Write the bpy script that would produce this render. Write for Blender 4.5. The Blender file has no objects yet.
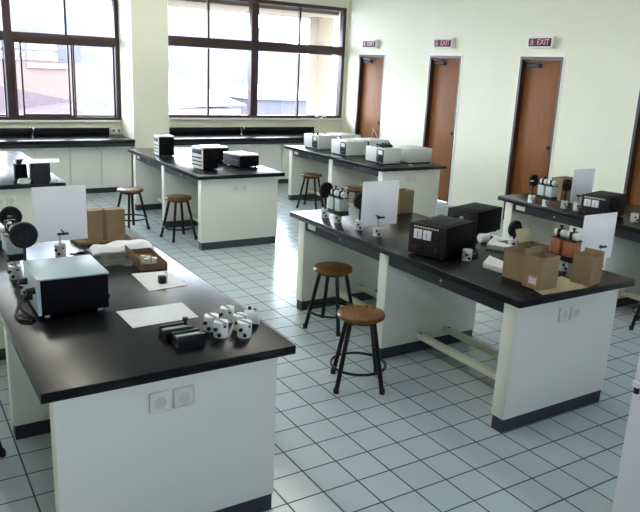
import bpy, bmesh, math, random
from mathutils import Vector, Matrix
PI = math.pi
SC = bpy.context.scene
COL = SC.collection
random.seed(4)

# ---------------------------------------------------------------- materials
def mat(name, rgb, rough=.5, metal=0., spec=.5, noise=None, bump=None, coat=0., emit=None):
    m = bpy.data.materials.new(name); m.use_nodes = True
    nt = m.node_tree; b = nt.nodes['Principled BSDF']
    b.inputs['Base Color'].default_value = (*rgb, 1)
    b.inputs['Roughness'].default_value = rough
    b.inputs['Metallic'].default_value = metal
    b.inputs['Specular IOR Level'].default_value = spec
    b.inputs['Coat Weight'].default_value = coat
    if emit:
        b.inputs['Emission Color'].default_value = (*emit[0], 1)
        b.inputs['Emission Strength'].default_value = emit[1]
    if noise:
        sc, amt = noise
        tc = nt.nodes.new('ShaderNodeTexCoord')
        n = nt.nodes.new('ShaderNodeTexNoise'); n.inputs['Scale'].default_value = sc; n.inputs['Detail'].default_value = 4
        r = nt.nodes.new('ShaderNodeValToRGB')
        r.color_ramp.elements[0].position = .3; r.color_ramp.elements[1].position = .7
        r.color_ramp.elements[0].color = (*[c * (1 - amt) for c in rgb], 1)
        r.color_ramp.elements[1].color = (*[min(1, c * (1 + amt)) for c in rgb], 1)
        nt.links.new(tc.outputs['Object'], n.inputs['Vector'])
        nt.links.new(n.outputs['Fac'], r.inputs['Fac'])
        nt.links.new(r.outputs['Color'], b.inputs['Base Color'])
        if bump:
            bp = nt.nodes.new('ShaderNodeBump'); bp.inputs['Strength'].default_value = bump
            bp.inputs['Distance'].default_value = .002
            nt.links.new(n.outputs['Fac'], bp.inputs['Height'])
            nt.links.new(bp.outputs['Normal'], b.inputs['Normal'])
    return m

def wood(name, c0, c1, rough, axis_scale):
    m = mat(name, c0, rough, spec=.3)
    nt = m.node_tree; b = nt.nodes['Principled BSDF']
    tc = nt.nodes.new('ShaderNodeTexCoord'); mp = nt.nodes.new('ShaderNodeMapping')
    mp.inputs['Scale'].default_value = axis_scale
    n = nt.nodes.new('ShaderNodeTexNoise'); n.inputs['Scale'].default_value = 6; n.inputs['Detail'].default_value = 6
    r = nt.nodes.new('ShaderNodeValToRGB')
    r.color_ramp.elements[0].position = .35; r.color_ramp.elements[1].position = .65
    r.color_ramp.elements[0].color = (*c0, 1); r.color_ramp.elements[1].color = (*c1, 1)
    nt.links.new(tc.outputs['Object'], mp.inputs['Vector']); nt.links.new(mp.outputs['Vector'], n.inputs['Vector'])
    nt.links.new(n.outputs['Fac'], r.inputs['Fac']); nt.links.new(r.outputs['Color'], b.inputs['Base Color'])
    return m

def tile_mat():
    m = mat('floor tile', (.5, .56, .58), .22)
    nt = m.node_tree; b = nt.nodes['Principled BSDF']
    tc = nt.nodes.new('ShaderNodeTexCoord'); mp = nt.nodes.new('ShaderNodeMapping')
    S = .19470
    mp.inputs['Location'].default_value = (-2.376 / S + .01, .1291 / S + .01, 0); mp.inputs['Scale'].default_value = (1 / S, 1 / S, 1)
    br = nt.nodes.new('ShaderNodeTexBrick')
    br.offset = 0; br.offset_frequency = 1; br.squash = 1; br.squash_frequency = 1
    br.inputs['Scale'].default_value = 1; br.inputs['Brick Width'].default_value = 1; br.inputs['Row Height'].default_value = 1
    br.inputs['Mortar Size'].default_value = .023; br.inputs['Mortar Smooth'].default_value = .15; br.inputs['Bias'].default_value = 0
    br.inputs['Color1'].default_value = (*TILE_A, 1); br.inputs['Color2'].default_value = (*TILE_B, 1)
    br.inputs['Mortar'].default_value = (.05, .06, .075, 1)
    nt.links.new(tc.outputs['Object'], mp.inputs['Vector']); nt.links.new(mp.outputs['Vector'], br.inputs['Vector'])
    nt.links.new(br.outputs['Color'], b.inputs['Base Color'])
    mr = nt.nodes.new('ShaderNodeMapRange'); mr.inputs['To Min'].default_value = .2; mr.inputs['To Max'].default_value = .7
    nt.links.new(br.outputs['Fac'], mr.inputs['Value']); nt.links.new(mr.outputs['Result'], b.inputs['Roughness'])
    bp = nt.nodes.new('ShaderNodeBump'); bp.inputs['Strength'].default_value = .3; bp.inputs['Distance'].default_value = .003; bp.invert = True
    nt.links.new(br.outputs['Fac'], bp.inputs['Height']); nt.links.new(bp.outputs['Normal'], b.inputs['Normal'])
    return m

def glass_mat(name, tint, gloss):
    m = bpy.data.materials.new(name); m.use_nodes = True
    nt = m.node_tree; nt.nodes.clear()
    o = nt.nodes.new('ShaderNodeOutputMaterial'); mx = nt.nodes.new('ShaderNodeMixShader')
    t = nt.nodes.new('ShaderNodeBsdfTransparent'); g = nt.nodes.new('ShaderNodeBsdfGlossy')
    t.inputs['Color'].default_value = (*tint, 1); g.inputs['Roughness'].default_value = .02
    mx.inputs['Fac'].default_value = gloss
    nt.links.new(t.outputs[0], mx.inputs[1]); nt.links.new(g.outputs[0], mx.inputs[2]); nt.links.new(mx.outputs[0], o.inputs[0])
    return m

def translucent_mat(name, rgb, k):
    m = bpy.data.materials.new(name); m.use_nodes = True
    nt = m.node_tree; nt.nodes.clear()
    o = nt.nodes.new('ShaderNodeOutputMaterial'); mx = nt.nodes.new('ShaderNodeMixShader')
    d = nt.nodes.new('ShaderNodeBsdfDiffuse'); t = nt.nodes.new('ShaderNodeBsdfTranslucent')
    d.inputs['Color'].default_value = (*rgb, 1); t.inputs['Color'].default_value = (*rgb, 1); mx.inputs['Fac'].default_value = k
    nt.links.new(d.outputs[0], mx.inputs[1]); nt.links.new(t.outputs[0], mx.inputs[2]); nt.links.new(mx.outputs[0], o.inputs[0])
    return m

TILE_A = (.53, .63, .66); TILE_B = (.49, .585, .615)
M = dict(
    wall=mat('cream wall paint', (.80, .80, .655), .75, noise=(3, .015)),
    bounce_wall=mat('blue grey bounce tint', (.40, .46, .55), .75),  # unseen rear wall, coloured to dim and cool light bounced forward
    ceiling=mat('white ceiling paint', (.85, .85, .82), .8),
    floor=tile_mat(),
    top=mat('black worktop laminate', (.007, .008, .010), .27, spec=.22, noise=(30, .12)),
    panel=mat('off white laminate', (.78, .79, .715), .45),
    edge=mat('white edge strip', (.82, .83, .78), .4),
    plinth=mat('dark slate plinth', (.028, .032, .048), .45),
    apron=mat('dark grey apron', (.015, .016, .021), .45, spec=.3),
    rail=mat('cream painted rail', (.72, .73, .60), .45),
    frame=mat('dark brown window frame', (.040, .016, .016), .4),
    glass=glass_mat('window glass', (.97, .98, .98), .04),
    clear=glass_mat('clear acrylic', (.80, .84, .80), .12),
    doorw=wood('brown door veneer', (.190, .070, .020), (.235, .090, .028), .55, (1, 6, .5)),
    doorf=mat('dark door frame', (.055, .022, .016), .4),
    silver=mat('brushed metal', (.55, .55, .55), .3, 1.),
    chrome=mat('chrome', (.8, .8, .8), .12, 1.),
    black=mat('black plastic', (.009, .009, .011), .45, spec=.3),
    blackm=mat('black enamel', (.006, .006, .008), .55, spec=.06),
    matte=mat('matte black', (.008, .008, .009), .6, spec=.3),
    white=mat('white plastic', (.80, .81, .80), .35),
    board=translucent_mat('white translucent screen sheet', (.92, .92, .94), .56),
    paper=mat('white paper', (.90, .91, .93), .7),
    grey=mat('pale grey steel', (.60, .63, .60), .4),
    gtop=mat('blue grey lid', (.46, .57, .63), .35),
    gfront=mat('blue grey front plate', (.50, .56, .62), .4),
    coilg=mat('grey coil wrap', (.42, .50, .49), .5, noise=(60, .15)),
    coilo=mat('copper coil wrap', (.40, .13, .06), .45, noise=(80, .4)),
    card=mat('brown cardboard', (.27, .185, .092), .85, noise=(14, .10)),
    cardl=mat('pale cardboard', (.50, .42, .26), .85, noise=(14, .08)),
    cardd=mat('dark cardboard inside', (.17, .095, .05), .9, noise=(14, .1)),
    sticker=mat('white sticker', (.70, .62, .64), .6),
    stickr=mat('pinkish sticker', (.45, .22, .22), .6),
    seat=wood('brown seat wood', (.120, .055, .016), (.180, .085, .025), .24, (1, 8, 1)),
    leg=mat('black stool steel', (.007, .007, .008), .4, spec=.25),
    rubber=mat('black rubber', (.008, .008, .008), .7),
    meterw=mat('white meter face', (.78, .80, .83), .25),
    red=mat('red knob', (.09, .012, .012), .35),
    yellow=mat('yellow wire', (.55, .50, .08), .5),
    sign=mat('dark red sign face', (.075, .006, .018), .5, spec=.2),
    signt=mat('pink sign lettering', (.85, .46, .56), .5),
    outlet=mat('cream socket plate', (.74, .73, .65), .4),
    well=mat('socket well', (.60, .59, .52), .45),
    hole=mat('socket hole', (.12, .11, .10), .6),
    lampw=mat('fill lamp housing', (.8, .8, .8), .5),
    tube=mat('fill lamp tube', (.9, .9, .9), .5, emit=((1.0, .97, .86), 62.0)),
    cab=mat('white metal cupboard', (.72, .73, .76), .4),
    pink=mat('pink render', (.095, .064, .054), .9),
    lilac=mat('lilac render', (0.054, 0.051, 0.062), .9),
    lilacd=mat('dark lilac glass', (0.022, 0.021, 0.029), .5),
    roof=mat('red brown roof', (.022, .0105, .0135), .9),
    offwhite=mat('off white ledge', (0.240, 0.226, 0.226), .9),
    hill=mat('hazy wooded hill', (.044, .043, .051), .95, noise=(.16, .32)),
    field=mat('pale ground outside', (0.154, 0.149, 0.149), .95),
    column=mat('cream render outside', (.170, .128, .088), .9),
    twhite=mat('glossy white enamel', (.82, .83, .83), .25),
)

# ---------------------------------------------------------------- mesh builder
class MB:
    def __init__(s): s.bm = bmesh.new()
    def _fin(s, verts, mtx=None):
        if mtx is not None: bmesh.ops.transform(s.bm, matrix=mtx, verts=verts)
    def box(s, x0, x1, y0, y1, z0, z1, bev=0., rot=None, about=None):
        r = bmesh.ops.create_cube(s.bm, size=1.)
        vs = r['verts']
        bmesh.ops.scale(s.bm, vec=(x1 - x0, y1 - y0, z1 - z0), verts=vs)
        bmesh.ops.translate(s.bm, vec=((x0 + x1) / 2, (y0 + y1) / 2, (z0 + z1) / 2), verts=vs)
        if rot is not None:
            bmesh.ops.rotate(s.bm, cent=about or ((x0 + x1) / 2, (y0 + y1) / 2, (z0 + z1) / 2), matrix=rot, verts=vs)
        if bev > 0:
            es = list({e for v in vs for e in v.link_edges})
            bmesh.ops.bevel(s.bm, geom=es, offset=bev, segments=2, affect='EDGES', profile=.5)
        return s
    def tube(s, pts, r, seg=10, cap=True, r1=None):
        pts = [Vector(p) for p in pts]; rings = []; n = len(pts)
        t0 = (pts[1] - pts[0]).normalized()
        up = Vector((0, 0, 1)) if abs(t0.z) < .9 else Vector((1, 0, 0))
        u = t0.cross(up).normalized()
        for i, p in enumerate(pts):
            t = (pts[min(i + 1, n - 1)] - pts[max(i - 1, 0)]).normalized()
            u = (u - t * u.dot(t)).normalized(); v = t.cross(u)
            rr = r if r1 is None else r + (r1 - r) * i / (n - 1)
            rings.append([s.bm.verts.new(p + (u * math.cos(a) + v * math.sin(a)) * rr) for a in [2 * PI * k / seg for k in range(seg)]])
        for a, b in zip(rings, rings[1:]):
            for k in range(seg): s.bm.faces.new((a[k], a[(k + 1) % seg], b[(k + 1) % seg], b[k]))
        if cap:
            s.bm.faces.new(rings[0][::-1]); s.bm.faces.new(rings[-1])
        return s
    def lathe(s, prof, c=(0, 0, 0), axis='Z', seg=28):
        """prof: list of (radius, height) from bottom to top"""
        rings = []
        def P(r, h, a):
            x, y = r * math.cos(a), r * math.sin(a)
            if axis == 'Z': q = (x, y, h)
            elif axis == 'Y': q = (x, h, y)
            else: q = (h, x, y)
            return Vector(q) + Vector(c)
        for r, h in prof:
            if r < 1e-6: rings.append([s.bm.verts.new(P(0, h, 0))])
            else: rings.append([s.bm.verts.new(P(r, h, 2 * PI * k / seg)) for k in range(seg)])
        for a, b in zip(rings, rings[1:]):
            for k in range(seg):
                k2 = (k + 1) % seg
                if len(a) == 1 and len(b) == 1: continue
                if len(a) == 1: s.bm.faces.new((a[0], b[k2], b[k]))
                elif len(b) == 1: s.bm.faces.new((a[k], a[k2], b[0]))
                else: s.bm.faces.new((a[k], a[k2], b[k2], b[k]))
        if len(rings[0]) > 1: s.bm.faces.new(rings[0][::-1])
        if len(rings[-1]) > 1: s.bm.faces.new(rings[-1])
        return s
    def torus(s, c, R, r, seg=32, sg=8, axis='Z'):
        g = []
        for i in range(seg):
            a = 2 * PI * i / seg; ring = []
            for j in range(sg):
                b = 2 * PI * j / sg; q = R + r * math.cos(b)
                p = (q * math.cos(a), q * math.sin(a), r * math.sin(b))
                if axis == 'Y': p = (p[0], p[2], p[1])
                ring.append(s.bm.verts.new(Vector(p) + Vector(c)))
            g.append(ring)
        for i in range(seg):
            for j in range(sg):
                s.bm.faces.new((g[i][j], g[(i + 1) % seg][j], g[(i + 1) % seg][(j + 1) % sg], g[i][(j + 1) % sg]))
        return s
    def prism(s, poly, z0, z1):
        a = [s.bm.verts.new((x, y, z0)) for x, y in poly]; b = [s.bm.verts.new((x, y, z1)) for x, y in poly]
        n = len(poly)
        s.bm.faces.new(a[::-1]); s.bm.faces.new(b)
        for i in range(n): s.bm.faces.new((a[i], a[(i + 1) % n], b[(i + 1) % n], b[i]))
        return s
    def quads(s, verts, faces):
        vs = [s.bm.verts.new(v) for v in verts]
        for f in faces: s.bm.faces.new([vs[i] for i in f])
        return s
    def build(s, name, m, parent=None, smooth=True, loc=None):
        bmesh.ops.recalc_face_normals(s.bm, faces=s.bm.faces[:])
        me = bpy.data.meshes.new(name); s.bm.to_mesh(me); s.bm.free()
        me.materials.append(M[m] if isinstance(m, str) else m)
        if smooth:
            try: me.set_sharp_from_angle(angle=math.radians(35))
            except Exception: pass
            for p in me.polygons: p.use_smooth = True
        o = bpy.data.objects.new(name, me); COL.objects.link(o)
        if parent is not None: o.parent = parent
        if loc is not None: o.location = loc
        return o

def tag(o, label, cat, group=None):
    o['label'] = label; o['category'] = cat
    if group: o['group'] = group
    return o
def thing(name, label, cat, loc=(0, 0, 0), rz=0., group=None):
    o = bpy.data.objects.new(name, None); COL.objects.link(o)
    o.empty_display_size = .05
    o.location = loc; o.rotation_euler = (0, 0, math.radians(rz))
    return tag(o, label, cat, group)
def struct(o): o['kind'] = 'structure'; return o
KIDS = {}
def copy_tree(o, parent=None):
    c = o.copy(); COL.objects.link(c)
    if parent is not None: c.parent = parent
    for ch in [k for k in bpy.data.objects if k.parent == o]: copy_tree(ch, c)
    return c
def again(o, label, loc, rz=0., group=None):
    c = copy_tree(o); c.location = loc; c.rotation_euler = (0, 0, math.radians(rz)); c['label'] = label
    if group: c['group'] = group
    return c

# ================================================================ SETTING
XL, XR, YF, YB, ZC = -2.2, 6.858, -4.2, 8.5, 3.2
struct(MB().box(XL - .2, XR + .4, YF - .2, YB + .25, -.12, 0).build('floor', 'floor'))
struct(MB().box(XL - .2, XR + .4, YF - .2, YB + .25, ZC, ZC + .15).build('ceiling', 'ceiling'))
# window wall
W1 = (-1.7, 2.748, 1.02, 2.97); W2 = (3.16, 6.80, 1.06, 2.97)
b = MB()
b.box(XL - .2, XR + .4, YB, YB + .22, 0, W1[2]); b.box(XL - .2, XR + .4, YB, YB + .22, W1[3], ZC)
b.box(XL - .2, W1[0], YB, YB + .22, W1[2], W1[3]); b.box(W1[1], W2[0], YB, YB + .22, W1[2], W1[3])
b.box(W2[0], W2[1], YB, YB + .22, W1[2], W2[2]); b.box(W2[1], XR + .4, YB, YB + .22, W1[2], W1[3])
struct(b.build('wall_back', 'wall', smooth=False))
struct(MB().box(2.752, 3.29, 7.86, YB, 0, ZC).build('pillar', 'wall', smooth=False))
# left wall, plain
struct(MB().box(XL - .2, XL, YF, YB, 0, ZC).build('wall_left', 'wall', smooth=False))
# unseen wall behind the camera, two windows added to light the bench fronts
b = MB(); RW = ((-1.0, 1.0), (2.6, 4.6)); rz0, rz1 = 1.75, 2.4
b.box(XL, XR, YF - .2, YF, 0, rz0); b.box(XL, XR, YF - .2, YF, rz1, ZC)
b.box(XL, RW[0][0], YF - .2, YF, rz0, rz1); b.box(RW[0][1], RW[1][0], YF - .2, YF, rz0, rz1); b.box(RW[1][1], XR, YF - .2, YF, rz0, rz1)
struct(b.build('wall_front', 'bounce_wall', smooth=False))
# right wall with the door openings
DOORS = [(7.353, 8.10), (5.505, 6.207), (3.682, 4.382), (1.86, 2.585), (.04, .76)]
DH = 2.186; TH = .2
b = MB(); ys = [YF - .2]
for a, c in sorted(DOORS): ys += [a, c]
ys.append(YB + .25)
for i in range(0, len(ys), 2): b.box(XR, XR + TH, ys[i], ys[i + 1], 0, ZC)
for a, c in DOORS: b.box(XR, XR + TH, a, c, DH, ZC)
struct(b.build('wall_right', 'wall', smooth=False))
for i, (a, c) in enumerate(DOORS):
    d = bpy.data.objects.new('door_%d' % (i + 1), None); COL.objects.link(d); d.location = (XR, (a + c) / 2, 0); struct(d)
    w = (c - a) / 2
    f = MB()
    f.box(-.006, .16, w - .035, w, 0, DH - .035); f.box(-.006, .16, -w, -w + .035, 0, DH - .035); f.box(-.006, .16, -w, w, DH - .035, DH)
    f.build('door_frame', 'doorf', d)
    t = MB()
    t.box(-.008, 0, w, w + .02, 0, DH + .02); t.box(-.008, 0, -w - .02, -w, 0, DH + .02); t.box(-.008, 0, -w, w, DH, DH + .02)
    t.build('door_casing', 'edge', d)
    lf = MB().box(.075, .115, -w + .036, w - .036, .008, DH - .037, .003).build('door_leaf', 'doorw', d)
    cl = MB().box(.035, .075, w - .30, w - .07, DH - .135, DH - .085, .006).build('door_closer', 'black', lf)
    MB().tube([(.05, w - .25, DH - .075), (.02, w - .12, DH - .062), (.03, w - .05, DH - .055)], .008).build('closer_arm', 'silver', lf)
    h = MB().box(.068, .075, -w + .07, -w + .11, .96, 1.14, .002)
    h.lathe([(.012, .0), (.012, .03), (.026, .036), (.028, .055), (.018, .07), (0, .072)], (0.075, -w + .09, 1.06), 'X')
    h = h.build('door_handle', 'black', lf)
    for v in h.data.vertices:                       # the knob stands towards the room
        if v.co.x > .0751: v.co.x = .15 - v.co.x
    h.data.update()

# windows
def window(name, x0, x1, z0, z1, y, thick, thin, trans, sill=True, fw=.06, sashes=()):
    o = bpy.data.objects.new(name, None); COL.objects.link(o); struct(o); o.location = (0, y, 0)
    f = MB(); d0, d1 = -.02, .10
    f.box(x0, x0 + fw, d0, d1, z0, z1, .004); f.box(x1 - fw, x1, d0, d1, z0, z1, .004)
    f.box(x0 + fw, x1 - fw, d0, d1, z1 - fw, z1, .004); f.box(x0 + fw, x1 - fw, d0, d1, z0, z0 + .045, .004)
    for a, c in thick: f.box(a, c, d0, d1, z0 + .045, z1 - fw, .003)
    f.box(x0 + fw, x1 - fw, d0 + .002, d1 - .002, trans[0], trans[1], .003)
    f.build('window_frame', 'frame', o)
    s = MB()
    for a, za, zb in thin: s.box(a - .016, a + .016, .02, .075, za, zb)
    for a, c, za, zb, yy in sashes:
        k = .022
        s.box(a, a + k, yy, yy + .03, za, zb); s.box(c - k, c, yy, yy + .03, za, zb)
        s.box(a, c, yy, yy + .03, za, za + k); s.box(a, c, yy, yy + .03, zb - k, zb)
    if thin or sashes: s.build('window_sash', 'frame', o)
    MB().box(x0 + fw, x1 - fw, .045, .05, z0 + .045, trans[0]).box(x0 + fw, x1 - fw, .045, .05, trans[1], z1 - fw).build('window_glass', 'glass', o, smooth=False)
    if sill: MB().box(x0 - .02, x1 + .02, -.035, 0, z0 - .035, z0, .004).build('window_sill', 'edge', o)
    return o
window('window_1', *W1, YB, [(1.16, 1.27), (-.32, -.21)], [(2.0, 2.22, 2.91), (.45, 2.22, 2.91), (-1.0, 2.22, 2.91)], (2.105, 2.225),
       sashes=[(1.275, 2.10, 1.065, 2.105, .0), (1.36, 2.02, 1.085, 2.10, -.012), (2.06, 2.69, 1.065, 2.105, .05), (-.2, .5, 1.065, 2.105, .02), (.46, 1.155, 1.065, 2.105, .05)])
window('window_2', *W2, YB, [(4.945, 5.075)], [(4.2, 1.10, 2.15), (4.2, 2.31, 2.91), (5.885, 1.10, 2.15), (5.885, 2.31, 2.91)], (2.16, 2.31))
for i, (a, c) in enumerate(RW):
    window('window_%d' % (i + 3), a, c, rz0, rz1, YF - .12, [((a + c) / 2 - .05, (a + c) / 2 + .05)], [], (2.05, 2.12), sill=False)  # unseen rear windows, added to send bluish light onto the bench fronts

# ================================================================ OUTSIDE
struct(MB().box(-60, 120, 9.5, 140, -6.2, -6).build('ground', 'field', smooth=False))
struct(MB().box(-6, 14, 8.75, 10.2, 2.86, 3.1).build('roof', 'column', smooth=False)).name = 'roof_soffit'
struct(MB().box(6.83, 7.17, 9.45, 9.8, -6, 2.86).build('column', 'column', smooth=False))
def hillmesh():
    b = MB(); nx, ny = 60, 12; vs = []
    for i in range(nx + 1):
        for j in range(ny + 1):
            x = -40 + 190 * i / nx; y = 95 + 45 * j / ny
            prof = 9 + 7 * math.sin(x * .035 + .9) + 2.2 * math.sin(x * .13) + .8 * math.sin(x * .37 + j)
            z = -6 + (prof + 6) * math.sin(PI / 2 * j / ny) + .6 * math.sin(x * .9 + j * 1.7)
            vs.append((x, y, z))
    fs = [(i * (ny + 1) + j, (i + 1) * (ny + 1) + j, (i + 1) * (ny + 1) + j + 1, i * (ny + 1) + j + 1) for i in range(nx) for j in range(ny)]
    return b.quads(vs, fs)
struct(hillmesh().build('hills', 'hill'))
def gable(b, x0, x1, y0, y1, z0, z1):
    ym = (y0 + y1) / 2
    b.quads([(x0, y0, z0), (x1, y0, z0), (x1, y1, z0), (x0, y1, z0), (x0, ym, z1), (x1, ym, z1)],
            [(0, 1, 5, 4), (2, 3, 4, 5), (0, 4, 3), (1, 2, 5), (3, 2, 1, 0)])
h1 = thing('building', 'pink walled building with lilac upper storey seen through the first window', 'building', (4.6, 26, -6))
MB().box(-3.2, 1.6, 0, 6, 0, 7.75).build('wall', 'pink', h1, smooth=False)
MB().box(-3.2, 1.75, -.05, 6, 7.75, 8.35).build('upper_storey', 'lilac', h1, smooth=False)
for k in range(5): MB().box(-2.4 + k * .82, -2.0 + k * .82, -.09, -.04, 7.85, 8.2).build('window', 'lilacd', h1, smooth=False)
MB().box(-.2, 1.2, -.12, 0, 7.5, 7.66).build('ledge', 'offwhite', h1, smooth=False)
h2 = thing('house', 'low house with sloping red brown roof in front of the pink building', 'house', (3.6, 20, -6))
MB().box(-2.4, 1.3, 0, 3, 0, 6.1).build('wall', 'offwhite', h2, smooth=False)
b = MB(); b.quads([(-2.5, -.15, 6.1), (1.45, -.15, 6.1), (1.45, 3.1, 6.1), (-2.5, 3.1, 6.1), (-2.5, 1.5, 7.35), (1.45, 1.5, 6.55)], [(0, 1, 5, 4), (2, 3, 4, 5), (0, 4, 3), (1, 2, 5), (3, 2, 1, 0)])
b.build('roof', 'roof', h2, smooth=False)
h3 = thing('house', 'pale house with a long sloping roof below the hills', 'house', (11.3, 27, -6))
MB().box(-1.4, 2.3, 0, 5, 0, 6.0).build('wall', 'offwhite', h3, smooth=False)
b = MB(); b.quads([(-1.5, -.2, 7.6), (2.5, -.2, 6.2), (2.5, 5.2, 6.2), (-1.5, 5.2, 7.6), (-1.5, -.2, 6), (-1.5, 5.2, 6)], [(0, 1, 2, 3), (0, 4, 1), (3, 2, 5), (0, 3, 5, 4), (4, 5, 2, 1)])
b.build('roof', 'offwhite', h3, smooth=False)
h4 = thing('house', 'small lilac house with a hipped roof in front of the hills', 'house', (17.3, 30, -6))
MB().box(-1.6, 1.8, 0, 4, 0, 6.3).build('wall', 'lilac', h4, smooth=False)
b = MB(); gable(b, -1.8, 2.0, -.2, 4.2, 6.3, 7.0); b.build('roof', 'field', h4, smooth=False)

# ================================================================ ADDED CEILING FILL LAMPS
def fill_lamp_proto():  # out of view lamps, added to brighten the middle of the room
    o = thing('fill_lamp', 'added twin tube fill lamp on the unseen ceiling above the middle aisle', 'lamp')
    MB().box(-.09, .09, -.62, .62, -.07, 0, .006).build('housing', 'lampw', o)
    for s in (-.045, .045): MB().tube([(s, -.6, -.085), (s, .6, -.085)], .013, 10).build('tube', 'tube', o)
    return o
LAMPS = [(x, y) for x in (.2, 3.2) for y in (1.9, 3.7, 6.6)]
names_x = {.2: 'above the first bench column', 3.2: 'above the middle bench column'}
names_y = {1.9: 'farthest from the windows', 3.7: 'halfway along the room', 6.6: 'nearest the windows'}
L0 = None
for x, y in LAMPS:
    lab = 'added twin tube fill lamp %s, %s' % (names_x[x], names_y[y])
    if L0 is None: L0 = fill_lamp_proto(); L0['label'] = lab; L0['group'] = 'added ceiling fill lamps'; L0.location = (x, y, ZC)
    else: again(L0, lab, (x, y, ZC))

# ================================================================ LAB BENCHES
ZT = .80
def socket_plate(parent, x, z, y):
    s = MB().box(x - .043, x + .043, y - .010, y, z - .043, z + .043, .006).build('socket', 'outlet', parent)
    MB().lathe([(.025, -.012), (.021, -.0105), (.020, -.0085), (0, -.0085)], (x, y - .002, z), 'Y', 20).build('socket_well', 'well', s)
    MB().lathe([(.003, -.0125), (0, -.0125)], (x - .010, y, z), 'Y', 10).build('pin_hole', 'hole', s)
    MB().lathe([(.003, -.0125), (0, -.0125)], (x + .010, y, z), 'Y', 10).build('pin_hole', 'hole', s)
def lab_bench(label, x, y, w=1.0, l=2.42, group='black topped lab benches', front_sockets=True):
    o = thing('lab_bench', label, 'bench', (x, y, 0), 0, group)
    MB().box(0, w, 0, l, ZT - .04, ZT, .004).build('worktop', 'top', o)
    ix, iy = .052, .062
    for k, y0 in enumerate((iy, 1.185, l - iy - .09)):
        p = MB().box(ix, w - ix, y0, y0 + .09, .08, ZT - .04, .003).build('end_panel' if k != 1 else 'middle_panel', 'panel', o)
        MB().box(ix + .006, w - ix - .006, y0 + .006, y0 + .084, 0, .08).build('plinth', 'plinth', p, smooth=False)
        if k == 0:
            socket_plate(o, .437, .645, y0); socket_plate(o, .533, .645, y0)
    for a, c in ((iy + .09, 1.185), (1.275, l - iy - .09)):
        for xs, sgn in ((ix + .01, -1), (w - ix - .03, 1)):
            ap = MB().box(xs, xs + .02, a, c, ZT - .125, ZT - .04).build('apron', 'apron', o, smooth=False)
            fx = xs - .003 if sgn < 0 else xs + .02
            ym = (a + c) / 2
            MB().lathe([(.008, 0), (.008, .006), (.004, .007), (0, .007)], (fx - .003 if sgn < 0 else fx - .001, ym, ZT - .085), 'X', 12).build('lock', 'silver', ap)
            if sgn < 0 and a > 1.2:
                MB().box(fx, fx + .003, c - .15, c - .04, ZT - .102, ZT - .062).build('label_plate', 'outlet', ap, smooth=False)
        for xr in (.34, .60):
            r = MB().box(xr, xr + .045, a, c, .115, .155, .004).build('foot_rail', 'rail', o)
            MB().lathe([(.008, 0), (.008, .004), (0, .005)], (xr + .022, c - .04, .155), 'Z', 10).lathe([(.008, 0), (.008, .004), (0, .005)], (xr + .022, a + .04, .155), 'Z', 10).build('bolt', 'black', r)
    return o
BX = {'L1': (-.013, -.002, 1.002), 'C': (2.318, .002, .965), 'M': (2.308, 4.289, 1.002), 'C2': (4.634, 4.282, 1.013), 'R': (4.632, -.002, .994), 'L2': (.005, 4.276, 1.0)}
lab_bench('long bench with black top carrying the grey lidded power unit and loose white papers', *BX['L1'])
lab_bench('long bench with black top, two brown stools at its side and cartons on its end', *BX['C'])
lab_bench('bench with glossy top in front of the second window, carrying four black and white meters', *BX['M'])
lab_bench('bench near the doors carrying six pale grey instrument cases', *BX['C2'])
lab_bench('bench beside the door wall carrying grey coil magnet and one black power supply', *BX['R'])
lab_bench('bench below the first window, behind the white screen, with paper draped black box', *BX['L2'])

# ================================================================ WINDOW COUNTERS
def counter(label, x0, x1, splash):
    o = thing('counter_top', label, 'counter', ((x0 + x1) / 2, 8.1, .72))
    h = (x1 - x0) / 2
    MB().box(-h, h, -.35, .397, .035, .08, .004).build('worktop', 'top', o)
    MB().box(-h, h, -.325, -.30, -.02, .035).build('apron', 'apron', o, smooth=False)
    MB().box(-h, splash - (x0 + x1) / 2, .372, .397, .08, .185, .003).build('backsplash', 'top', o)
counter('black worktop with upstand running below the first window', -2.19, 2.735, 2.56)
counter('black worktop with upstand running below the second window', 3.295, 6.26, 6.22)
def cabinet(label, x0, x1, group):
    o = thing('base_cabinet', label, 'cabinet', ((x0 + x1) / 2, 8.2, 0), 0, group)
    h = (x1 - x0) / 2 - .002
    MB().box(-h, h, -.27, .29, .085, .70).build('body', 'panel', o, smooth=False)
    MB().box(-h, h, -.21, .29, 0, .085).build('plinth', 'plinth', o, smooth=False)
    for s in (-1, 1):
        d = MB().box(min(0.002 * s, s * (h - .002)), max(.002 * s, s * (h - .002)), -.29, -.27, .09, .695, .003).build('door', 'panel', o)
        MB().box(s * .05 - .03, s * .05 + .03, -.305, -.29, .655, .668, .003).build('handle', 'silver', d)
    return o
for lab, a, c in (('white two door base cabinet against the pillar, under the first window', 1.84, 2.722), ('white base cabinet under the first window, second from the pillar', .92, 1.84),
                  ('white base cabinet under the first window, third from the pillar', .0, .92), ('white base cabinet under the first window, fourth from the pillar', -.92, .0)):
    cabinet(lab, a, c, 'base cabinets below the first window')
for lab, a, c in (('white base cabinet under the second window, beside the pillar', 3.295, 4.28), ('white base cabinet under the second window, middle of three', 4.28, 5.26), ('white base cabinet under the second window, nearest the doors', 5.26, 6.24)):
    cabinet(lab, a, c, 'base cabinets below the second window')
def wall_socket(label, x, z, y):
    o = thing('wall_socket', label, 'socket', (x, y, z), 0, 'double wall sockets below the windows')
    MB().box(-.085, .085, -.035, 0, -.06, .06, .006).build('plate', 'outlet', o)
    for s in (-.042, .042): MB().lathe([(.022, -.039), (.018, -.037), (0, -.036)], (s, 0, 0), 'Y', 16).build('socket_hole', 'hole', o)
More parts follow.
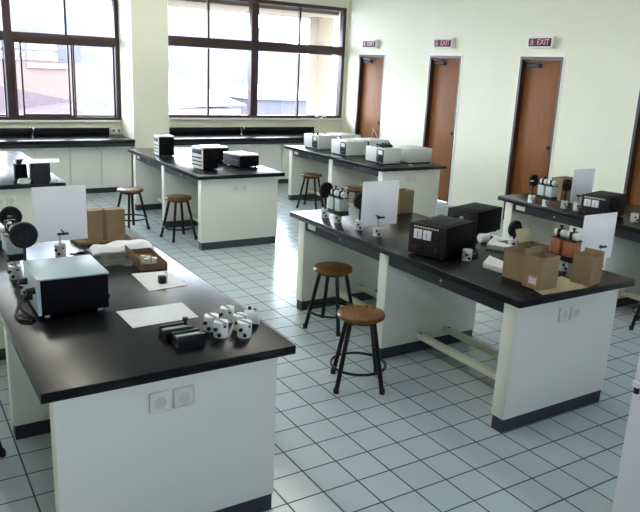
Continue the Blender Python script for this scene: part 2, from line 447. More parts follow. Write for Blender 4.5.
wall_socket('cream double socket at the pillar end of the first window counter', 2.665, .862, 8.5)
wall_socket('cream double socket at the pillar end of the second window counter', 3.40, .862, 8.5)
def tap(label, x, y):
    o = thing('lab_tap', label, 'tap', (x, y, ZT), 0, 'chrome taps on the window counters')
    MB().lathe([(.022, 0), (.022, .008), (.011, .014), (.011, .10), (.014, .105), (.014, .12), (0, .125)]).build('body', 'chrome', o)
    MB().tube([(0, 0, .10), (0, -.02, .125), (0, -.06, .135), (0, -.09, .125), (0, -.1, .10)], .008).build('spout', 'chrome', o)
    MB().box(-.028, .028, -.006, .006, .125, .135, .002).build('handle', 'chrome', o)
tap('small chrome tap on the counter below the first window', 1.43, 8.3)
tap('small chrome tap on the counter below the second window', 4.70, 8.3)
o = thing('lab_tap', 'tall white tap with two gooseneck spouts behind the grey instruments', 'tap', (6.2, 8.26, ZT))
MB().lathe([(.03, 0), (.03, .012), (.014, .02), (.012, .22), (0, .23)]).build('column', 'twhite', o)
for s in (-1, 1):
    MB().tube([(0, 0, .20), (s * .02, 0, .27), (s * .05, -.01, .315), (s * .075, -.02, .32)], .008).build('spout', 'twhite', o)
    MB().lathe([(.034, 0), (.028, .02), (.012, .03), (0, .031)], (s * .082, -.022, .298)).build('nozzle', 'twhite', o)

# ================================================================ EXIT SIGNS
def text_mesh(s, size, extr):
    cu = bpy.data.curves.new('t', 'FONT'); cu.body = s; cu.size = size; cu.extrude = extr; cu.align_x = 'CENTER'; cu.align_y = 'CENTER'
    to = bpy.data.objects.new('t', cu); COL.objects.link(to)
    dg = bpy.context.evaluated_depsgraph_get()
    me = bpy.data.meshes.new_from_object(to.evaluated_get(dg))
    bpy.data.objects.remove(to); bpy.data.curves.remove(cu)
    return me
TXT = text_mesh('EXIT', .096, .002)
TXT.materials.clear(); TXT.materials.append(M['signt'])
def exit_sign(label, y):
    o = thing('exit_sign', label, 'sign', (XR, y, 2.355), 0, 'exit signs above the doors')
    MB().box(-.07, 0, -.20, .20, -.065, .075, .006).build('case', 'white', o)
    MB().box(-.076, -.069, -.18, .18, -.045, .052, .002).build('face', 'sign', o)
    t = bpy.data.objects.new('lettering', TXT); COL.objects.link(t); t.parent = o
    t.matrix_local = Matrix.Translation((-.0775, -.06, .004)) @ Matrix(((0, 0, -1, 0), (-1, 0, 0, 0), (0, 1, 0, 0), (0, 0, 0, 1)))
    e = MB()     # running figure emblem: head, body and legs
    e.lathe([(.010, -.079), (.010, -.075), (0, -.075)], (0, .118, .03), 'X', 12)
    for p in (((.118, .018), (.112, -.008)), ((.112, -.008), (.094, -.034)), ((.112, -.008), (.130, -.022)), ((.130, -.022), (.145, -.02)), ((.117, .014), (.094, .004)), ((.117, .014), (.138, .006))):
        e.tube([(-.078, p[0][0], p[0][1]), (-.078, p[1][0], p[1][1])], .0065, 6)
    e.build('emblem', 'signt', o)
exit_sign('white framed red exit sign above the door beside the windows', 7.735)
exit_sign('white framed red exit sign above the second door from the windows', 5.87)
exit_sign('white framed red exit sign above the third door from the windows', 4.035)

# ================================================================ STOOLS
def stool_proto():
    o = thing('lab_stool', '', 'stool')
    MB().lathe([(0, .445), (.135, .445), (.147, .452), (.149, .468), (.143, .478), (.125, .481), (0, .479)], seg=40).build('seat', 'seat', o)
    MB().torus((0, 0, .436), .105, .011).build('seat_frame', 'leg', o)
    for k in range(4):
        a = PI / 4 + k * PI / 2; c, s = math.cos(a), math.sin(a)
        lg = MB().tube([(.10 * c, .10 * s, .445), (.198 * c, .198 * s, .012)], .0145, 12).build('leg', 'leg', o)
        MB().lathe([(.017, 0), (.018, .02), (.014, .035)], (.2 * c, .2 * s, 0), 'Z', 14).build('rubber_foot', 'rubber', lg)
    MB().torus((0, 0, .135), .171, .009, 40).build('foot_ring', 'leg', o)
    return o
ST = stool_proto(); ST['group'] = 'round lab stools'
SPOTS = [((2.011, .954), 61, 'brown seated stool beside the middle panel of the bench with cartons'), ((2.40, 1.877), 30, 'brown seated stool tucked at the far half of the bench with cartons'),
         ((2.335, 4.95), 8, 'brown round stool by the near half of the bench with four meters'), ((1.99, 5.58), 20, 'round stool with glaring white seat by the far half of the meter bench'),
         ((4.70, 6.01), 38, 'round stool under the far half of the grey instrument bench'), ((4.69, 4.87), 15, 'round stool showing only its seat behind the coil magnet and white screen'),
         ((4.755, .71), 25, 'black stool cut off by the frame beside the bench by the doors'), ((-.235, 1.08), 40, 'black stool of which just one foot shows beside the first bench')]
for i, ((x, y), a, lab) in enumerate(SPOTS):
    s = ST if i == 0 else copy_tree(ST)
    s.location = (x, y, 0); s.rotation_euler = (0, 0, math.radians(a)); s['label'] = lab

# ================================================================ OPTICAL STANDS
def add_foot(parent, loc=(0, 0, 0), name='foot', rz=0.):
    """white slotted cylinder with two black clamp knobs"""
    R, H = .031, .067
    f = MB().lathe([(R - .002, 0), (R, .003), (R, H - .022)], seg=24)
    for s in (0, 1):
        pts = [(R * math.cos(a), R * math.sin(a)) for a in [PI * s + 1.94 + .26 + (PI - .52) * k / 12 for k in range(13)]]
        f.prism(pts, H - .022, H)
    f = f.build(name, 'white', parent, loc=loc); f.rotation_euler = (0, 0, rz)
    q = .0075; MB().box(-R * .9, R * .9, -q, q, H - .0225, H - .017, rot=Matrix.Rotation(1.94, 3, 'Z'), about=(0, 0, H - .02)).build('slot_shade', 'black', f, smooth=False)  # black strip on the groove floor paints in the slot's shade
    for z, a in ((.043, 3.9), (.020, 4.3)):
        c, s = math.cos(a), math.sin(a)
        MB().tube([(c * .024, s * .024, z), (c * .038, s * .038, z)], .004, 8).tube([(c * .037, s * .037, z), (c * .047, s * .047, z)], .0078, 12).build('knob', 'black', f)
    return f
def foot_thing(label, loc, rz=0.):
    o = thing('stand_foot', label, 'stand', loc, rz, 'white slotted stand feet'); add_foot(o); return o
def disc_stand(label, loc, rz=0., h=.205, r=.056, pointer=False):
    o = thing('disc_stand', label, 'stand', loc, rz, 'black disc holders on white feet')
    add_foot(o)
    MB().tube([(0, 0, .06), (0, 0, h - r + .01)], .007, 10).build('rod', 'black', o)
    d = MB().lathe([(0, -.012), (r * .35, -.012), (r * .38, -.006), (r * .85, -.007), (r * .9, -.012), (r, -.010), (r, .010), (r * .9, .012), (0, .010)], (0, 0, h), 'Y', 32)
    d = d.build('disc', 'matte', o)
    if pointer: MB().box(-r * 1.15, -r * .35, -.017, -.012, h - .004, h + .004).build('pointer', 'white', d, smooth=False)
    return o
def magnet(label, loc, rz=0., coil='coilg', up=0.):
    o = thing('coil_magnet', label, 'magnet', loc, rz, 'coil magnets on white feet')
    add_foot(o)
    if up: MB().tube([(0, 0, .05), (0, 0, .072 + up)], .009, 12).build('rod', 'silver', o)
    u = up - .006
    MB().box(-.038, .038, -.090, .090, .072 + u, .100 + u, .004).build('yoke', 'matte', o)
    for s in (-1, 1):
        y = s * .045
        c = MB().box(-.041, .041, y - .034, y + .034, .104 + u, .198 + u, .006).build('coil', coil, o)
        for z in (.099, .197): MB().box(-.044, .044, y - .038, y + .038, z + u, z + .006 + u, .002).build('coil_flange', 'black', c)
        p = MB().lathe([(.023, y - .034), (.023, y + .034)], (0, 0, .227 + u), 'Y', 20).build('pole_piece', 'white', o)
        MB().box(-.028, .028, y - .009, y + .009, .203 + u, .253 + u, .003).tube([(0, y, .253 + u), (0, y, .268 + u)], .006, 10).tube([(0, y, .266 + u), (0, y, .275 + u)], .011, 12).build('clamp', 'black', p)
    return o
def screen(label, loc, rz=0., w=.325, h=.31, dx=0., z0=.062, dy=.1):
    o = thing('screen_board', label, 'screen', loc, rz, 'white screen boards on white feet')
    add_foot(o)
    MB().tube([(0, 0, .06), (0, 0, .128)], .005, 10).build('rod', 'silver', o)
    MB().box(-.012, .05, -.008, .008, .122, .134, .003).tube([(.03, 0, .128), (.03, dy - .004, .128)], .005).build('clip', 'black', o)
    MB().box(dx - w / 2, dx + w / 2, dy - .003, dy + .003, z0, z0 + h, .001).build('board', 'board', o)
    return o
T = ZT
# --- six feet on the first bench
foot_thing('white slotted foot at front of the cluster, nearer the black blocks', (.750, .222, T), -10)
foot_thing('white slotted foot at front of the cluster, nearer the bench edge', (.838, .178, T), 0)
foot_thing('white slotted foot at the black block end of the cluster, second row', (.742, .305, T), -15)
foot_thing('white slotted foot in the cluster middle, behind the front pair', (.858, .262, T), 0)
foot_thing('white slotted foot standing at the back of the cluster', (.846, .372, T), -20)
f = thing('stand_foot', 'white slotted foot lying on its side at the cluster end', 'stand', (.905, .318, T + .031), 0, 'white slotted stand feet')
q = add_foot(f); q.rotation_euler = (Matrix.Rotation(math.radians(58), 3, 'Z') @ Matrix.Rotation(PI / 2, 3, 'X') @ Matrix.Rotation(PI * .9, 3, 'Z')).to_euler(); q.location = (0, 0, 0)
# --- first bench rig, seen end on
disc_stand('black disc holder nearest the grey lidded power unit', (.138, 1.12, T), 0, .290, .063)
magnet('coil magnet between two black discs on the first bench', (.128, 1.40, T), 0, up=.048)
disc_stand('black disc holder behind the magnet on the first bench', (.155, 1.62, T), 0, .275, .057)
screen('white screen board standing in front of the paper draped black box', (.425, 1.752, T), 0, .300, .322, .030, .065, .10)
# --- centre bench, far rig
disc_stand('black disc holder at the far end of the bench with cartons', (2.470, 2.135, T), 0, .215, .060)
magnet('grey coil magnet at the far end of the bench with cartons', (2.462, 1.945, T), 0)
disc_stand('black disc holder half hidden behind the upright white screen', (2.482, 1.690, T), 0, .21, .060)
screen('white screen board facing the aisle beside grey coil magnet and black disc', (2.490, 1.475, T), 0, .315, .315, .062, .056, .075)
# --- centre bench, near rig
disc_stand('black disc holder behind the open carton and white slabs', (3.143, .83, T), 0, .137, .056)
magnet('copper coloured coil magnet behind the cartons', (3.03, .325, T), 0, 'coilo')
screen('white screen board beside the copper coils and the lone carton', (3.30, .275, T), 0, .31, .29, .005, .04, .035)
# --- right bench rig
disc_stand('black disc holder on the bench end by the door wall', (4.675, 2.04, T), 0, .205, .055, True)
magnet('grey coil magnet on the bench by the door wall', (4.650, 1.85, T), 0)
disc_stand('black disc holder in front of the brown carton by the doors', (4.755, 1.73, T), 0, .205, .055)
screen('greyish screen board beside the black power supply at the door wall', (4.784, 1.615, T), 0, .285, .295, .10, .062, .05)
foot_thing('white slotted foot beside the power supply at the door wall', (4.86, 1.10, T), 0)
foot_thing('white slotted foot at the corner of the two meter power supply', (2.635, .735, T), 0)

# ================================================================ POWER UNITS
def power_supply(label, loc, rz, w=.25, d=.36, h=.195, meters=True):
    """front plate looks towards -X"""
    o = thing('power_supply', label, 'power supply', loc, rz, 'black power supplies')
    MB().box(0, d, -w / 2, w / 2, .014, h, .004).build('case', 'blackm', o)
    MB().box(-.008, 0, -w / 2 - .003, w / 2 + .003, .012, h + .003, .002).build('front_plate', 'black' if meters else 'apron', o)
    for k in range(9): pass
    v = MB()
    for k in range(8): v.box(.08 + k * .026, .09 + k * .026, -w * .32, w * .32, h, h + .003)
    v.build('vent_slots', 'apron', o, smooth=False)
    if meters:
        for y in (.062, -.004):
            m = MB().box(-.020, -.008, y - .028, y + .028, h - .092, h - .032, .003).build('meter', 'meterw', o)
            MB().box(-.0215, -.0195, y - .002, y + .002, h - .08, h - .045).build('needle', 'black', m, smooth=False)
        t = MB()
        for k in range(9): t.box(-.0095, -.008, .095 - k * .02, .082 - k * .02, h - .022, h - .013)
        t.build('lettering', 'sticker', o, smooth=False)
        ks = ((-.075, .125, 'black'), (-.075, .06, 'red'), (.03, .055, 'black'), (.08, .055, 'red'))
    else:
        ks = ((.06, .13, 'black'), (.0, .13, 'grey'), (-.06, .13, 'black'), (.05, .06, 'black'), (-.05, .06, 'red'))
    for y, z, c in ks:
        MB().lathe([(0, -.028), (.010, -.028), (.012, -.024), (.013, -.008)], (0, y, z), 'X', 16).build('knob', c, o)
    for x in (.03, d - .03):
        for y in (-w / 2 + .03, w / 2 - .03): MB().lathe([(.012, 0), (.012, .016)], (x, y, 0), 'Z', 12).build('foot', 'rubber', o)
    return o
power_supply('black power supply with two white meters on the bench with cartons', (2.432, .885, T), 18, .255, .36, .205, meters=True)
power_supply('black power supply without white meters behind the two meter one', (3.075, 1.26, T), 16, .235, .36, .185, meters=False)
power_supply('black power supply with two white meters at the door wall bench', (4.585, 1.29, T), 14, .23, .36, .195, meters=True)
# big unit on the first bench: front plate towards -X
o = thing('power_unit', 'large black power unit with blue grey lid, nearest on the first bench', 'power unit', (.118, .715, T), 0)
MB().box(.012, .300, 0, .325, .02, .178, .003).build('case', 'blackm', o)
MB().box(-.004, .304, -.004, .329, .178, .186, .002).build('lid', 'gtop', o)
MB().box(-.002, .012, 0, .325, .02, .178, .002).build('front_plate', 'gfront', o)
for y, z in ((.06, .12), (.14, .07), (.25, .11)): MB().lathe([(0, -.038), (.014, -.038), (.016, -.004), (.018, .0)], (0, y, z), 'X', 16).build('knob', 'black', o)
MB().lathe([(.014, 0), (.012, .02), (0, .021)], (.300, .06, .055), 'X', 14).build('fuse_cap', 'black', o)
for x in (.04, .27):
    for y in (.04, .29): MB().lathe([(.013, 0), (.011, .022)], (x, y, 0), 'Z', 12).build('foot', 'silver', o)
tag(MB().tube([(.075, .92, T + .045), (.06, .88, T + .02), (.035, .80, T + .009), (.045, .73, T + .008), (.08, .70, T + .008), (.10, .735, T + .008), (.07, .80, T + .022), (.06, .85, T + .034), (.072, .89, T + .05)], .008).build('power_cable', 'black'), 'black cable looping in front of the blue grey plate', 'cable')
# box at the left margin of the first bench
o = thing('meter_box', 'white box with black base at the bench edge behind the discs', 'meter', (.10, 2.13, T), 0)
MB().box(-.09, .085, -.07, .07, 0, .042, .003).build('base', 'black', o)
MB().box(-.085, .08, -.065, .065, .042, .12, .004).build('body', 'white', o)

# ---- four meters on the middle bench (front plates towards -X)
def meter(label, loc, rz, w, d, h, front='twhite'):
    o = thing('meter_box', label, 'meter', loc, rz, 'black and white meters')
    MB().box(.008, d, 0, w, .012, h - .012, .003).build('case', 'blackm', o)
    MB().box(0, d + .004, -.003, w + .003, h - .012, h, .003).build('lid', 'twhite', o)
    f = MB().box(0, .008, 0, w, .012, h - .012, .002).build('front_plate', front, o)
    MB().box(-.004, 0, w * .1, w * .9, h * .70, h * .90, .001).build('display', 'black', f)
    s = MB()
    for k in range(3): s.box(-.003, 0, w * .08, w * .92, h * (.18 + .16 * k), h * (.18 + .16 * k) + .014)
    s.build('control_strips', 'apron', f, smooth=False)
    for x in (.03, d - .03):
        for y in (.03, w - .03): MB().lathe([(.010, 0), (.010, .014)], (x, y, 0), 'Z', 10).build('foot', 'rubber', o)
meter('tall white fronted meter at the far end of the glossy bench', (2.430, 5.865, T), -4, .20, .195, .245)
meter('tall white fronted meter in the middle of the glossy bench', (2.497, 4.65, T), 8, .235, .19, .245)
meter('low black meter half hidden behind the tall middle one', (2.86, 5.30, T), 2, .30, .24, .165, 'apron')
meter('low wide black meter with glare white lid near the bench corner', (2.965, 4.72, T), 8, .34, .265, .145, 'apron')  # its white lid paints in window glare on a black top
# ---- grey instruments on the bench by the doors
def instrument(label, loc, w=.38, d=.32, h=.195, extra=None, rz=0):
    o = thing('instrument_case', label, 'instrument', loc, rz, 'pale grey instrument cases')
    MB().box(0, d, 0, w, .012, h, .004).build('case', 'grey', o)
    p = MB().box(-.006, 0, .015, w * .40, .02, h - .012, .002).build('control_panel', 'apron', o)
    MB().box(-.010, -.006, w * .10, w * .31, h * .62, h * .86, .001).build('meter', 'meterw', p)
    for y, z in ((w * .14, h * .42), (w * .28, h * .42), (w * .2, h * .2)): MB().lathe([(0, -.026), (.010, -.026), (.012, -.006)], (0, y, z), 'X', 12).build('knob', 'black', p)
    for x in (.03, d - .03):
        for y in (.03, w - .03): MB().lathe([(.012, 0), (.012, .014)], (x, y, 0), 'Z', 10).build('foot', 'rubber', o)
    if extra:
        a = MB()
        for y in (.3 * w, .6 * w): a.lathe([(.012, h), (.012, h + .02), (.017, h + .022), (.017, h + .038), (0, h + .04)], (.06, y, 0), 'Z', 12)
        a.build('terminal', 'black', o)
    return o
instrument('grey instrument case on the window end of the bench, in front', (4.855, 6.12, T), .40, .30, extra=1)
instrument('grey instrument case in the middle of the front row', (4.84, 5.37, T), .38, .33)
instrument('grey instrument case nearest the bench corner, black panelled, in the front row', (4.85, 4.55, T), .40, .26, extra=1)
instrument('low grey instrument case beside the door side edge of the bench end', (5.630, 4.965, T), .40, .385, .185, None, 180)
instrument('grey instrument case in the middle of the back row', (5.27, 5.45, T), .38, .33)
instrument('grey instrument case on the window end of the back row', (5.27, 6.14, T), .40, .33)
o = thing('terminal_block', 'black terminal block lying on top of the corner instrument case', 'terminal block', (4.985, 4.74, T + .195))
MB().box(-.05, .09, -.05, .06, 0, .035, .005).build('body', 'black', o)
for k in range(3): MB().lathe([(.014, 0), (.014, .018), (0, .02)], (-.03 + k * .05, .0, .035), 'Z', 12).build('knob', 'black', o)
tag(MB().tube([(5.0, 5.40, T + .198), (5.03, 5.50, T + .215), (5.08, 5.58, T + .2), (5.12, 5.66, T + .218), (5.1, 5.72, T + .2)], .006).build('test_lead', 'yellow'), 'yellow lead lying on the middle grey instrument case', 'cable')
tag(MB().tube([(5.12, 4.40, T + .006), (5.16, 4.44, T + .012), (5.19, 4.48, T + .006), (5.18, 4.40, T + .006), (5.13, 4.36, T + .006)], .007).build('test_lead', 'yellow'), 'yellow lead lying at the end of the grey instrument bench', 'cable')
tag(MB().tube([(4.95, 4.78, T + .235), (4.98, 4.95, T + .36), (5.05, 5.1, T + .40), (5.2, 5.3, T + .33), (5.32, 5.5, T + .2)], .003).build('thin_wire', 'grey'), 'thin wire arching above the grey instrument cases', 'wire')

# ---- far left bench
o = thing('control_box', 'black box carrying loose papers on the bench under the first window', 'control box', (.722, 4.285, T))
MB().box(0, .155, 0, .16, .012, .185, .003).build('case', 'apron', o)
s = MB()
for k in range(3): s.lathe([(.009, -.012), (.009, 0)], (.04 + .04 * k, 0, .15), 'Y', 12)
s.build('knob', 'black', o)
MB().box(.01, .145, .01, .15, 0, .012).build('base', 'black', o, smooth=False)
o = thing('control_box', 'narrow black box beside the paper draped one', 'control box', (.602, 4.41, T))
MB().box(0, .10, 0, .12, .0, .155, .004).build('case', 'blackm', o)
MB().box(.02, .08, .02, .1, .155, .20, .003).build('lid', 'apron', o)
b = MB(); b.quads([(0.627, 4.227, T + .189), (0.957, 4.267, T + .187), (0.997, 4.487, T + .19), (0.687, 4.507, T + .19), (0.627, 4.227, T + .192), (0.957, 4.267, T + .190), (0.997, 4.487, T + .193), (0.687, 4.507, T + .193)],
                  [(0, 1, 2, 3), (4, 5, 6, 7), (0, 1, 5, 4), (1, 2, 6, 5), (2, 3, 7, 6), (3, 0, 4, 7)])
tag(b.build('paper_sheet', 'paper', smooth=False), 'white sheets lying over the top of the black box', 'paper')
b = MB()
for k in range(3): b.torus((.655 + .004 * k, 4.335, T + .008 + k * .012), .05, .007, 28, 8)
tag(b.build('cable_coil', 'grey'), 'grey coiled cable beside the paper draped box', 'cable')

# ================================================================ PAPERS, CARTONS AND SMALL THINGS
def sheet(name, label, cat, pts, m, z=T, th=.002, group=None):
    return tag(MB().prism(pts, z, z + th).build(name, m, smooth=False), label, cat, group)
sheet('paper_sheet', 'white paper sheet lying beside the two black blocks', 'paper', [(.449, .463), (.751, .475), (.757, .690), (.442, .694)], 'paper', group='loose paper sheets')
sheet('paper_sheet', 'white paper sheet under the little black lens block', 'paper', [(.672, .924), (.884, .940), (.874, 1.222), (.682, 1.240)], 'paper', group='loose paper sheets')
o = thing('lens_block', 'little black block with a glass plate on white paper', 'lens block', (.776, 1.02, T + .002))
MB().box(-.020, .016, -.016, .018, 0, .038, .003).build('block', 'black', o)
MB().box(.020, .024, -.016, .020, 0, .062, .001).build('glass_plate', 'clear', o)
def block(label, loc, w, d, h, knob):
    o = thing('slide_block', label, 'block', loc, 0, 'black slide blocks')
    b = MB().box(0, w, 0, .012, 0, h, .002).box(0, w, d - .012, d, 0, h * .9, .002).box(0, w, .012, d - .012, 0, h * .7)
    b.build('body', 'black', o)
    MB().box(.008, w - .008, .016, d - .016, h * .7, h * .72).build('glass_strip', 'gtop', o, smooth=False)
    if knob: MB().lathe([(.005, h * .6), (.005, h + .005), (.012, h + .007), (.013, h + .02), (0, h + .022)], (w - .012, d - .02, 0), 'Z', 14).build('knob', 'black', o)
block('black slide block nearer the bench end', (.540, .160, T), .116, .080, .052, False)
block('black slide block with a knob, nearer the white paper', (.522, .268, T), .122, .078, .046, True)

def carton(label, loc, w, d, h, rz=0, open_top=True, m='card', flaps=(), group='brown cardboard cartons', sticker=None):
    o = thing('carton', label, 'carton', loc, rz, group)
    t = .004
    b = MB().box(0, w, 0, t, 0, h).box(0, w, d - t, d, 0, h).box(0, t, t, d - t, 0, h).box(w - t, w, t, d - t, 0, h).box(t, w - t, t, d - t, 0, t)
    if not open_top: b.box(t, w - t, t, d - t, h - t, h)
    b.build('body', m, o, smooth=False)
    for side, ln, ang, fm in flaps:
        a = math.radians(ang); c, s = math.cos(a) * ln, math.sin(a) * ln
        f = MB()
        if side == 'f': f.quads([(0, 0, h), (w, 0, h), (w, -c, h + s), (0, -c, h + s), (0, t, h), (w, t, h), (w, t - c, h + s), (0, t - c, h + s)], FQ)
        if side == 'b': f.quads([(0, d, h), (w, d, h), (w, d + c, h + s), (0, d + c, h + s), (0, d - t, h), (w, d - t, h), (w, d - t + c, h + s), (0, d - t + c, h + s)], FQ)
        if side == 'l': f.quads([(0, 0, h), (0, d, h), (-c, d, h + s), (-c, 0, h + s), (t, 0, h), (t, d, h), (t - c, d, h + s), (t - c, 0, h + s)], FQ)
        if side == 'r': f.quads([(w, 0, h), (w, d, h), (w + c, d, h + s), (w + c, 0, h + s), (w - t, 0, h), (w - t, d, h), (w - t + c, d, h + s), (w - t + c, 0, h + s)], FQ)
        f.build('flap', fm, o, smooth=False)
    if sticker:
        sd, a0, a1, z0, z1 = sticker
        k = MB()
        if sd == 'l': k.box(-.0015, 0, a0, a1, z0, z1)
        else: k.box(a0, a1, -.0015, 0, z0, z1)
        k = k.build('sticker', 'stickr', o, smooth=False)
        k2 = MB()
        if sd == 'l': k2.box(-.0025, -.0015, a0 + .008, a1 - .008, z0 + .008, z1 - .012)
        else: k2.box(a0 + .008, a1 - .008, -.0025, -.0015, z0 + .008, z1 - .012)
        k2.build('sticker_label', 'sticker', k, smooth=False)
    return o
FQ = [(0, 1, 2, 3), (4, 5, 6, 7), (0, 1, 5, 4), (1, 2, 6, 5), (2, 3, 7, 6), (3, 0, 4, 7)]
# first bench
o = thing('carton_tray', 'shallow brown cardboard tray holding two cartons', 'tray', (.575, 1.945, T), 4)
MB().box(0, .335, 0, .19, 0, .004).build('bottom', 'cardd', o, smooth=False)
MB().box(0, .335, 0, .004, .004, .018).box(0, .335, .186, .19, .004, .018).box(0, .004, .004, .186, .004, .018).box(.331, .335, .004, .186, .004, .018).build('rim', 'card', o, smooth=False)
carton('narrow brown carton beside the white screen on the cardboard tray', (.640, 2.035, T + .005), .105, .07, .185, 4, False)
carton('wider brown carton at the aisle end of the cardboard tray', (.762, 2.005, T + .005), .118, .08, .19, 4, False)
carton('open shallow carton of small white parts on the first bench', (.742, 1.275, T), .150, .34, .036, -3, True, 'cardd', (('l', .03, 85, 'cardd'),))
for k, (x, y, lab) in enumerate(((.800, 1.345, 'nearest the front'), (.822, 1.385, 'second from the front'), (.845, 1.35, 'beside the front corner'), (.80, 1.41, 'farthest back'))):
    tag(MB().lathe([(.011, 0), (.011, .03), (.014, .032), (.014, .042), (0, .043)], seg=14).build('small_fitting', 'white', loc=(x, y, T + .005)), 'small white fitting in the open carton, ' + lab, 'fitting', 'white fittings in the open carton')
o = thing('clear_case', 'low clear plastic case beside the grey lidded power unit', 'case', (.565, 1.325, T), -3)
MB().box(0, .15, 0, .19, 0, .004).box(0, .15, 0, .003, .004, .036).box(0, .15, .187, .19, .004, .036).box(0, .003, .003, .187, .004, .036).box(.147, .15, .003, .187, .004, .036).build('body', 'clear', o, smooth=False)
MB().box(-.002, .152, -.002, .192, .036, .040, .001).build('lid', 'clear', o)
b = MB(); n, mrow = 13, 7
def bagv(i, j, top):
    u, v = i / (n - 1), j / (mrow - 1)
    x = .585 + .385 * u + .012 * math.sin(3 * v + 5 * u); y = 1.668 + .155 * v + .03 * u
    e = min(u, 1 - u, v * .6, (1 - v) * .6) * 10
    h = .010 + .028 * min(1, e) + .006 * math.sin(9 * u + 3 * v) + .004 * math.sin(17 * u - 8 * v)
    return (x, y, T + (max(.006, h) if top else 0))
vs = [bagv(i, j, t) for t in (0, 1) for j in range(mrow) for i in range(n)]; K = n * mrow
fs = []
for j in range(mrow - 1):
    for i in range(n - 1):
        q = (j * n + i, j * n + i + 1, (j + 1) * n + i + 1, (j + 1) * n + i); fs += [q, tuple(K + a for a in q)]
rim = [i for i in range(n)] + [j * n + n - 1 for j in range(1, mrow)] + [(mrow - 1) * n + i for i in range(n - 2, -1, -1)] + [j * n for j in range(mrow - 2, 0, -1)]
for a, c in zip(rim, rim[1:] + rim[:1]): fs.append((a, c, K + c, K + a))
b.quads(vs, fs)
tag(b.build('plastic_bag', 'paper', smooth=True), 'crumpled white packet between the cardboard tray and the open carton', 'packet')
# centre bench
sheet('cardboard_sheet', 'flat pale cardboard sheet under the stickered carton', 'cardboard', [(2.515, .030), (2.868, .012), (2.905, .225), (2.60, .245)], 'cardl', th=.004)
carton('brown carton with pink sticker standing on the flat cardboard sheet', (2.545, .078, T + .004), .145, .118, .180, 3, True, 'card', (('b', .03, 70, 'card'),), sticker=('l', .02, .085, .02, .075))
carton('brown carton with raised flap next to the stickered one', (2.590, .235, T), .12, .15, .150, 4, True, 'card', (('l', .022, 75, 'card'), ('b', .02, 60, 'card')))
carton('open carton with pale inclined flap in front of the black disc', (2.895, .425, T), .135, .14, .125, 6, True, 'card', (('b', .085, 72, 'cardl'), ('l', .05, 25, 'cardl')), sticker=('f', .04, .10, .04, .10))
carton('lone brown carton with open top beside the white screen', (2.885, .020, T), .135, .115, .165, 12, True, 'card', (('l', .022, 78, 'card'), ('r', .02, 80, 'card')))
carton('brown carton at the far edge of the bench behind the white screen', (3.118, 2.04, T), .152, .11, .185, 2, True, 'card', (('l', .05, 10, 'cardl'),))
carton('brown carton behind the grey coil magnet at the door wall', (5.03, 2.0, T), .17, .10, .215, 0, True, 'card')
f = thing('stand_foot', 'white slotted foot lying beside the white slab, near the black disc', 'stand', (3.045, 1.045, T + .031), 0, 'white slotted stand feet')
q = add_foot(f); q.rotation_euler = (Matrix.Rotation(math.radians(80), 3, 'Z') @ Matrix.Rotation(PI / 2, 3, 'X') @ Matrix.Rotation(PI * .9, 3, 'Z')).to_euler(); q.location = (0, 0, 0)
o = thing('rod_clamp', 'small black rod clamp lying beside the power supply corner foot', 'clamp', (2.715, .765, T))
MB().box(-.022, .022, -.014, .014, 0, .022, .004).build('body', 'black', o)
MB().tube([(.022, 0, .012), (.040, .004, .012)], .004, 8).tube([(.038, .004, .012), (.048, .006, .012)], .010, 12).build('knob', 'black', o)
o = thing('ring_clamp', 'small black ring clamp lying beside the screen board foot', 'clamp', (.530, 1.700, T))
MB().torus((0, 0, .010), .032, .009).build('ring', 'black', o)
MB().tube([(-.034, .01, .012), (-.060, .022, .012)], .006, 8).build('stem', 'black', o)
def slab(label, pts):
    o = tag(MB().prism(pts, T, T + .034).build('white_slab', 'white', smooth=False), label, 'slab', 'low white slabs')
    md = o.modifiers.new('bevel', 'BEVEL'); md.width = .006; md.segments = 2
slab('low white slab behind, supporting nothing, beside the metered power supply', [(2.970, .895), (3.035, .785), (3.19, .835), (3.14, .975)] if False else [(2.965, .90), (3.03, .785), (3.105, .80), (3.10, .93), (3.215, .93), (3.20, 1.06)])
slab('low white slab between the power supply and the brown cartons', [(2.598, .56), (2.615, .42), (2.738, .49), (2.765, .675)])
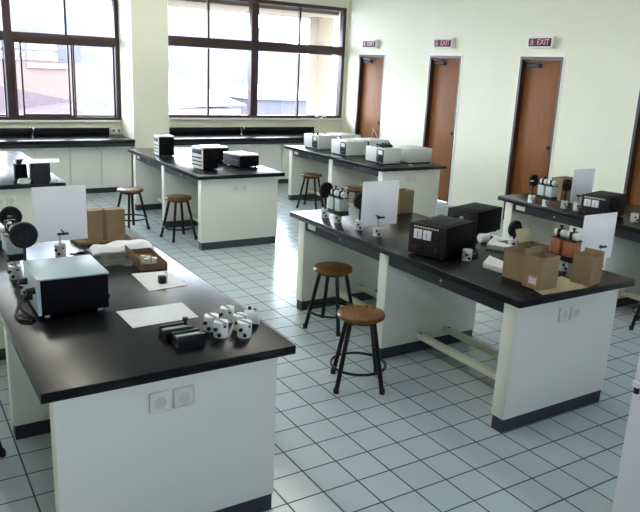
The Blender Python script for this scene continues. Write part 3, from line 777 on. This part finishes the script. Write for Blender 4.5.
# small grey knob thing on the centre bench, and a fuse on the door bench
# ================================================================ CUPBOARD AT THE RIGHT EDGE
o = thing('white_cupboard', 'white cupboard cut off by the frame in front of the benches', 'cupboard', (1.735, -1.03, 0))
MB().box(0, .80, -.45, 0, .06, 1.16, .003).build('body', 'cab', o)
MB().box(.02, .78, -.43, -.02, 0, .06).build('plinth', 'plinth', o, smooth=False)
MB().box(-.020, 0, -.032, -.004, .905, .925, .003).build('hook', 'white', o)
MB().box(-.013, 0, -.026, -.010, .880, .905, .002).build('hook_base', 'black', o)
for a, c in ((.004, .398), (.402, .796)):
    d = MB().box(a, c, -.468, -.45, .07, 1.15, .003).build('door', 'cab', o)
    MB().box((c - .05) if a < .1 else a + .035, (c - .035) if a < .1 else a + .05, -.49, -.468, .85, 1.0, .003).build('handle', 'silver', d)

# ================================================================ LIGHT
w = bpy.data.worlds.new('overcast sky'); SC.world = w; w.use_nodes = True
bg = w.node_tree.nodes['Background']; bg.inputs['Color'].default_value = (.76, .855, 1, 1); bg.inputs['Strength'].default_value = 22.0

# ================================================================ CAMERA
cam = bpy.data.cameras.new('camera'); co = bpy.data.objects.new('camera', cam); COL.objects.link(co)
cam.sensor_fit = 'HORIZONTAL'; cam.sensor_width = 36; cam.lens = 693.187 * 36 / 640; cam.clip_start = .05; cam.clip_end = 500
rx, ry, rz = .2626, .0460, -.5659
cz, sz = math.cos(rz), math.sin(rz)
fw, rt, up = Vector((-sz, cz, 0)), Vector((cz, sz, 0)), Vector((0, 0, 1))
c, s = math.cos(rx), math.sin(rx); f2 = fw * c - up * s; u2 = up * c + fw * s
c, s = math.cos(ry), math.sin(ry); r3 = rt * c + u2 * s; u3 = u2 * c - rt * s
mw = Matrix((r3, u3, -f2)).transposed().to_4x4(); mw.translation = Vector((-.3765, -2.302, 1.9047))
co.matrix_world = mw
SC.camera = co
SC.view_settings.view_transform = 'Standard'; SC.view_settings.look = 'None'
SC.view_settings.exposure = .1; SC.view_settings.gamma = 1; SC.view_settings.use_curve_mapping = False
